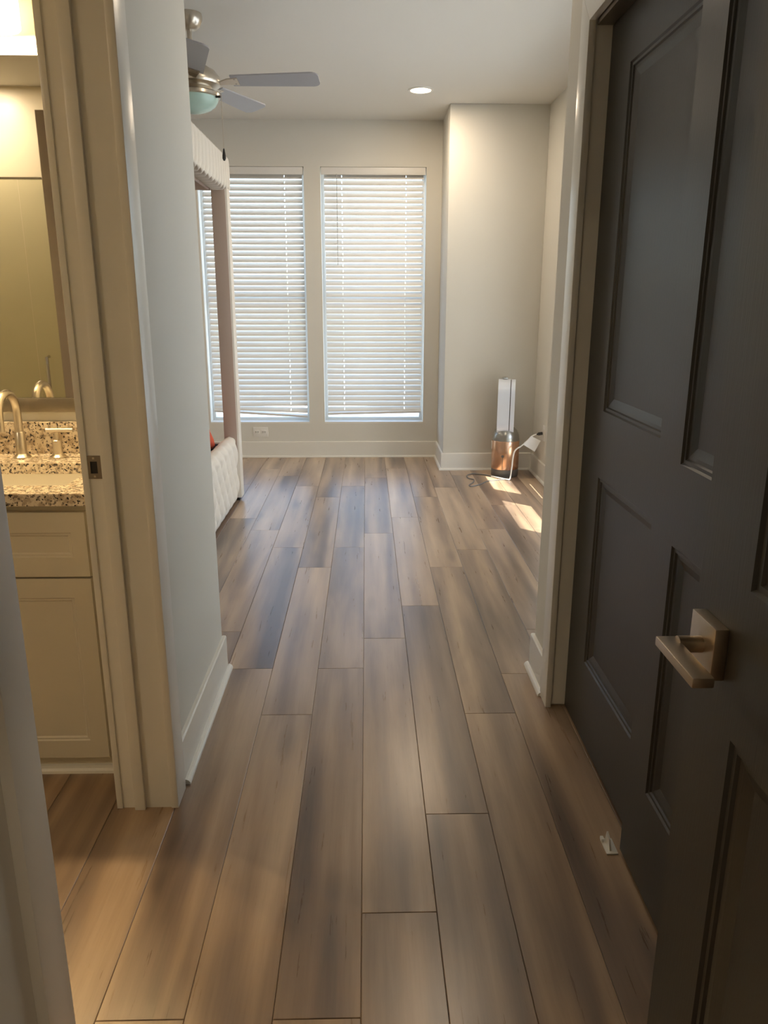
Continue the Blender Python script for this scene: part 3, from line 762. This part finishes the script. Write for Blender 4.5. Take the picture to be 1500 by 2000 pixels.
# its cord: grey loops on the floor, then up to the plug on the right wall
cord = thing('power_cord', (0.95, 5.8, 0), 'power cord of the purifier looping on the floor up to a wall plug', 'cord')
h = 0.0045
loop = [(1.085, 5.872, h), (1.04, 5.860, h), (0.980, 5.925, h), (0.946, 5.967, h), (0.854, 6.013, h), (0.796, 5.947, h), (0.798, 5.850, h), (0.831, 5.807, h), (0.814, 5.714, h), (0.772, 5.625, h), (0.787, 5.585, h), (0.861, 5.653, h), (0.933, 5.753, h), (1.038, 5.800, h), (1.105, 5.815, h)]
tube('floor_loop', spline(loop, 6), h, 'grey_plastic', cord, 8)
rise = [(0.985, 5.915, 0.0065), (1.03, 5.862, 0.0065), (1.085, 5.800, 0.0065), (1.110, 5.790, 0.016), (1.122, 5.80, 0.095), (1.127, 5.80, 0.170), (1.137, 5.80, 0.225), (1.160, 5.80, 0.252), (1.190, 5.80, 0.270), (1.235, 5.80, 0.312), (1.275, 5.80, 0.350), (1.312, 5.80, 0.362), (1.330, 5.80, 0.366)]
tube('riser', spline(rise, 6), 0.0058, 'white_plastic', cord, 8)  # same dark cord; white here puts the sunlight on it into the colour
tube('plug', [(1.300, 5.80, 0.3585), (1.312, 5.80, 0.362), (1.3125, 5.80, 0.362), (1.345, 5.80, 0.367)], [0.006, 0.007, 0.012, 0.012], 'black', cord, 12)
tagp = [(1.202, 0.281), (1.257, 0.350), (1.333, 0.312), (1.290, 0.228)]
V = [(x, 5.786, z) for x, z in tagp]+[(x, 5.790, z) for x, z in tagp]
raw('paper_tag', V, [(0,1,2,3), (7,6,5,4), (0,4,5,1), (1,5,6,2), (2,6,7,3), (3,7,4,0)], 'paper', cord)
o = thing('wall_outlet', (XRW, 5.80, 0.367), 'white outlet plate low on the right wall holding the black plug', 'outlet')
box('plate', XRW-0.006, XRW, 5.765, 5.835, 0.31, 0.425, 'white_plastic', o, bevel=0.002)
box('receptacle', XRW-0.009, XRW-0.005, 5.783, 5.817, 0.34, 0.395, 'white_plastic', o, bevel=0.001)

# ------------------------------------------------------------------ bathroom
BY = CORN-0.115        # vanity wall face, 2.540
BXR = XL-0.133         # bathroom side of the hall wall
CT = 0.865
VX0 = -2.12
van = thing('vanity_cabinet', ((VX0+BXR)/2, 2.25, 0), 'cream painted vanity cabinet with framed drawer and door', 'cabinet')
grid_slab('body', 'Z', 0.062, CT-0.034, VX0, BXR-0.002, 2.014, BY-0.001, [(-1.44, -0.80, 2.045, 2.40)], 'cab', van)
box('toe_kick', VX0, BXR-0.002, 2.030, 2.045, 0.0, 0.065, 'cab', van)
qp = [(2.030, 0), (2.008, 0)]+[(2.030-0.022*math.cos(a), 0.020*math.sin(a)) for a in (0.4, 0.8, 1.2)]+[(2.030, 0.020)]
extrude('toe_moulding', qp, 'X', VX0, BXR-0.002, 'trim', van)
CST = [(0.0, 0.0), (0.003, 0.003), (0.008, 0.003), (0.012, 0.007), (0.016, 0.007)]
def front(name, x0, x1, z0, z1, rail, stile):
    root = bpy.data.objects.new(name, None); COL.objects.link(root); root.parent = van
    root.location = Vector(((x0+x1)/2, 2.0, z0))-wloc(van); root.empty_display_size = 0.03
    hole = (x0+stile, x1-stile, z0+rail, z1-rail)
    y0, t = 1.994, 0.020
    grid_slab('front_frame', 'Y', y0, y0+t, x0, x1, z0, z1, [hole], 'cab', root)
    V, F = panel_loops(hole[0], hole[1], hole[2], hole[3], lambda u, v, d: (u, y0+d, v), t, CST)
    raw('front_panel', V, F, 'cab', root)
    return root
w_ = 0.435
for i in range(3):
    xr = -0.757-i*(w_+0.004); xl = xr-w_
    front('drawer', xl, xr, 0.626, 0.808, 0.056, 0.040)
    front('door', xl, xr, 0.064, 0.620, 0.056, 0.050)
top = thing('countertop', ((VX0+BXR)/2, 2.25, CT), 'speckled granite countertop and backsplash on the vanity', 'countertop')
SX0, SX1, SY0, SY1 = -1.395, -0.825, 2.068, 2.362
grid_slab('slab', 'Z', CT-0.033, CT, VX0-0.01, BXR-0.001, 1.972, BY-0.001, [(SX0, SX1, SY0, SY1)], 'granite', top)
box('backsplash', VX0-0.01, BXR-0.001, BY-0.021, BY-0.001, CT, 0.970, 'granite', top, bevel=0.0015)
# undermount basin
def rr(x0, x1, y0, y1, r, z, n=5):
    pts = []
    for (cx, cy, a0) in ((x1-r, y1-r, 0), (x0+r, y1-r, 90), (x0+r, y0+r, 180), (x1-r, y0+r, 270)):
        for k in range(n+1):
            a = math.radians(a0+90*k/n); pts.append((cx+r*math.cos(a), cy+r*math.sin(a), z))
    return pts
lo_ = [rr(SX0-0.012, SX1+0.012, SY0-0.012, SY1+0.012, 0.05, CT-0.0335), rr(SX0-0.004, SX1+0.004, SY0-0.004, SY1+0.004, 0.05, CT-0.0335),
       rr(SX0+0.002, SX1-0.002, SY0+0.002, SY1-0.002, 0.05, CT-0.06), rr(SX0+0.03, SX1-0.03, SY0+0.03, SY1-0.03, 0.05, CT-0.15), rr(SX0+0.10, SX1-0.10, SY0+0.08, SY1-0.08, 0.04, CT-0.165),
       rr(SX0+0.02, SX1-0.02, SY0+0.02, SY1-0.02, 0.05, CT-0.175), rr(SX0-0.012, SX1+0.012, SY0-0.012, SY1+0.012, 0.05, CT-0.05)]
V = [p for l in lo_ for p in l]; n = len(lo_[0]); F = []
for k in range(len(lo_)):
    k2 = (k+1) % len(lo_)
    if k == 4: continue
    for i in range(n): F.append((k*n+i, k*n+(i+1)%n, k2*n+(i+1)%n, k2*n+i))
F.append(tuple(4*n+i for i in range(n))); F.append(tuple(5*n+i for i in range(n)))
sk = thing('sink', (-1.11, 2.215, CT-0.175), 'white undermount basin below the granite counter', 'sink')
raw('basin', V, F, 'ceramic', sk, True, 40)
lathe('drain', [(0.022, CT-0.1645), (0.020, CT-0.161), (0.008, CT-0.161)], 'nickel', sk, (-1.11, 2.215), 20)
# widespread faucet
fx, fy = -1.109, 2.458
fc = thing('faucet', (fx, fy, CT), 'brushed nickel gooseneck faucet with lever handle on the vanity', 'faucet')
lathe('spout_base', [(0.027, CT), (0.027, CT+0.004), (0.020, CT+0.010), (0.0165, CT+0.014), (0.0165, CT+0.082), (0.014, CT+0.085)], 'nickel', fc, (fx, fy), 28)
rad = 0.062; zt = CT+0.150
pts = [(fx, fy, CT+0.08), (fx, fy, zt)]+[(fx, fy-rad+rad*math.cos(a), zt+rad*math.sin(a)) for a in [math.pi*k/16 for k in range(1, 17)]]+[(fx, fy-2*rad, zt-0.045)]
tube('spout', pts, 0.0125, 'nickel', fc, 20)
for s in (0.115, -0.115):
    hx_ = fx+s
    hb = lathe('handle_post', [(0.026, CT), (0.026, CT+0.004), (0.019, CT+0.009), (0.0155, CT+0.013), (0.0155, CT+0.056), (0.013, CT+0.058), (0.0065, CT+0.060), (0.0065, CT+0.082)], 'nickel', fc, (hx_, fy), 24)
    x0 = hx_-0.030 if s > 0 else hx_-0.055
    tube('handle_lever', [(x0, fy, CT+0.088), (x0+0.085, fy, CT+0.088)], 0.0072, 'nickel', hb, 14)
# mirror with a metal ledge, light bar above
mr = thing('wall_mirror', (-1.40, BY, 1.0), 'wide frameless mirror over the vanity backsplash', 'mirror')
box('mirror_glass', -2.05, -0.74, BY-0.008, BY-0.002, 1.048, 2.041, 'mirror', mr)
box('mirror_back', -2.052, -0.738, BY-0.002, BY, 1.046, 2.043, 'black', mr)
box('mirror_ledge', -2.055, -0.735, BY-0.014, BY, 1.002, 1.047, 'strike', mr, bevel=0.002)
vl = thing('vanity_light', (-1.40, BY, 2.20), 'glowing opal glass vanity light above the mirror', 'wall light')
box('back_plate', -1.80, -0.98, BY-0.02, BY, 2.19, 2.29, 'nickel', vl, bevel=0.003)
for cx in (-1.03, -1.40, -1.77):
    tube('arm', [(cx, BY-0.02, 2.245), (cx, BY-0.09, 2.245)], 0.008, 'nickel', vl)
    lathe('shade', [(0.062, 2.086), (0.066, 2.089), (0.066, 2.235), (0.058, 2.245), (0.02, 2.25)], 'shade', vl, (cx, BY-0.09), 32, cap=False)
    ld = bpy.data.lights.new('vanity_lamp', 'POINT'); ld.energy = 15; ld.color = (1, 0.72, 0.38); ld.shadow_soft_size = 0.035
    lo = bpy.data.objects.new('vanity_lamp', ld); COL.objects.link(lo); lo.parent = vl; lo.location = Vector((cx, BY-0.09, 2.105))-wloc(vl)
# shower seen in the mirror
sg = thing('shower_screen', (-2.6, 0.01, 0), 'clear glass shower screen with a chrome pull, seen in the mirror', 'shower screen')
box('glass_door', -2.10, -1.955, 0.004, 0.014, 0.03, 2.05, 'sglass', sg)
box('fixed_glass', -3.59, -2.106, 0.004, 0.014, 0.03, 2.05, 'sglass', sg)
box('top_rail', -3.59, -1.955, -0.002, 0.020, 2.05, 2.062, 'chrome', sg)
box('bottom_rail', -3.59, -1.955, -0.002, 0.020, 0.0, 0.03, 'chrome', sg)
tube('pull', [(-2.03, 0.014, 1.00), (-2.03, 0.055, 1.00), (-2.03, 0.055, 0.60), (-2.03, 0.014, 0.60)], 0.010, 'chrome', sg, 12)
box('curb', -3.59, -1.955, -0.05, 0.06, -0.001, 0.0, 'tile', sg)
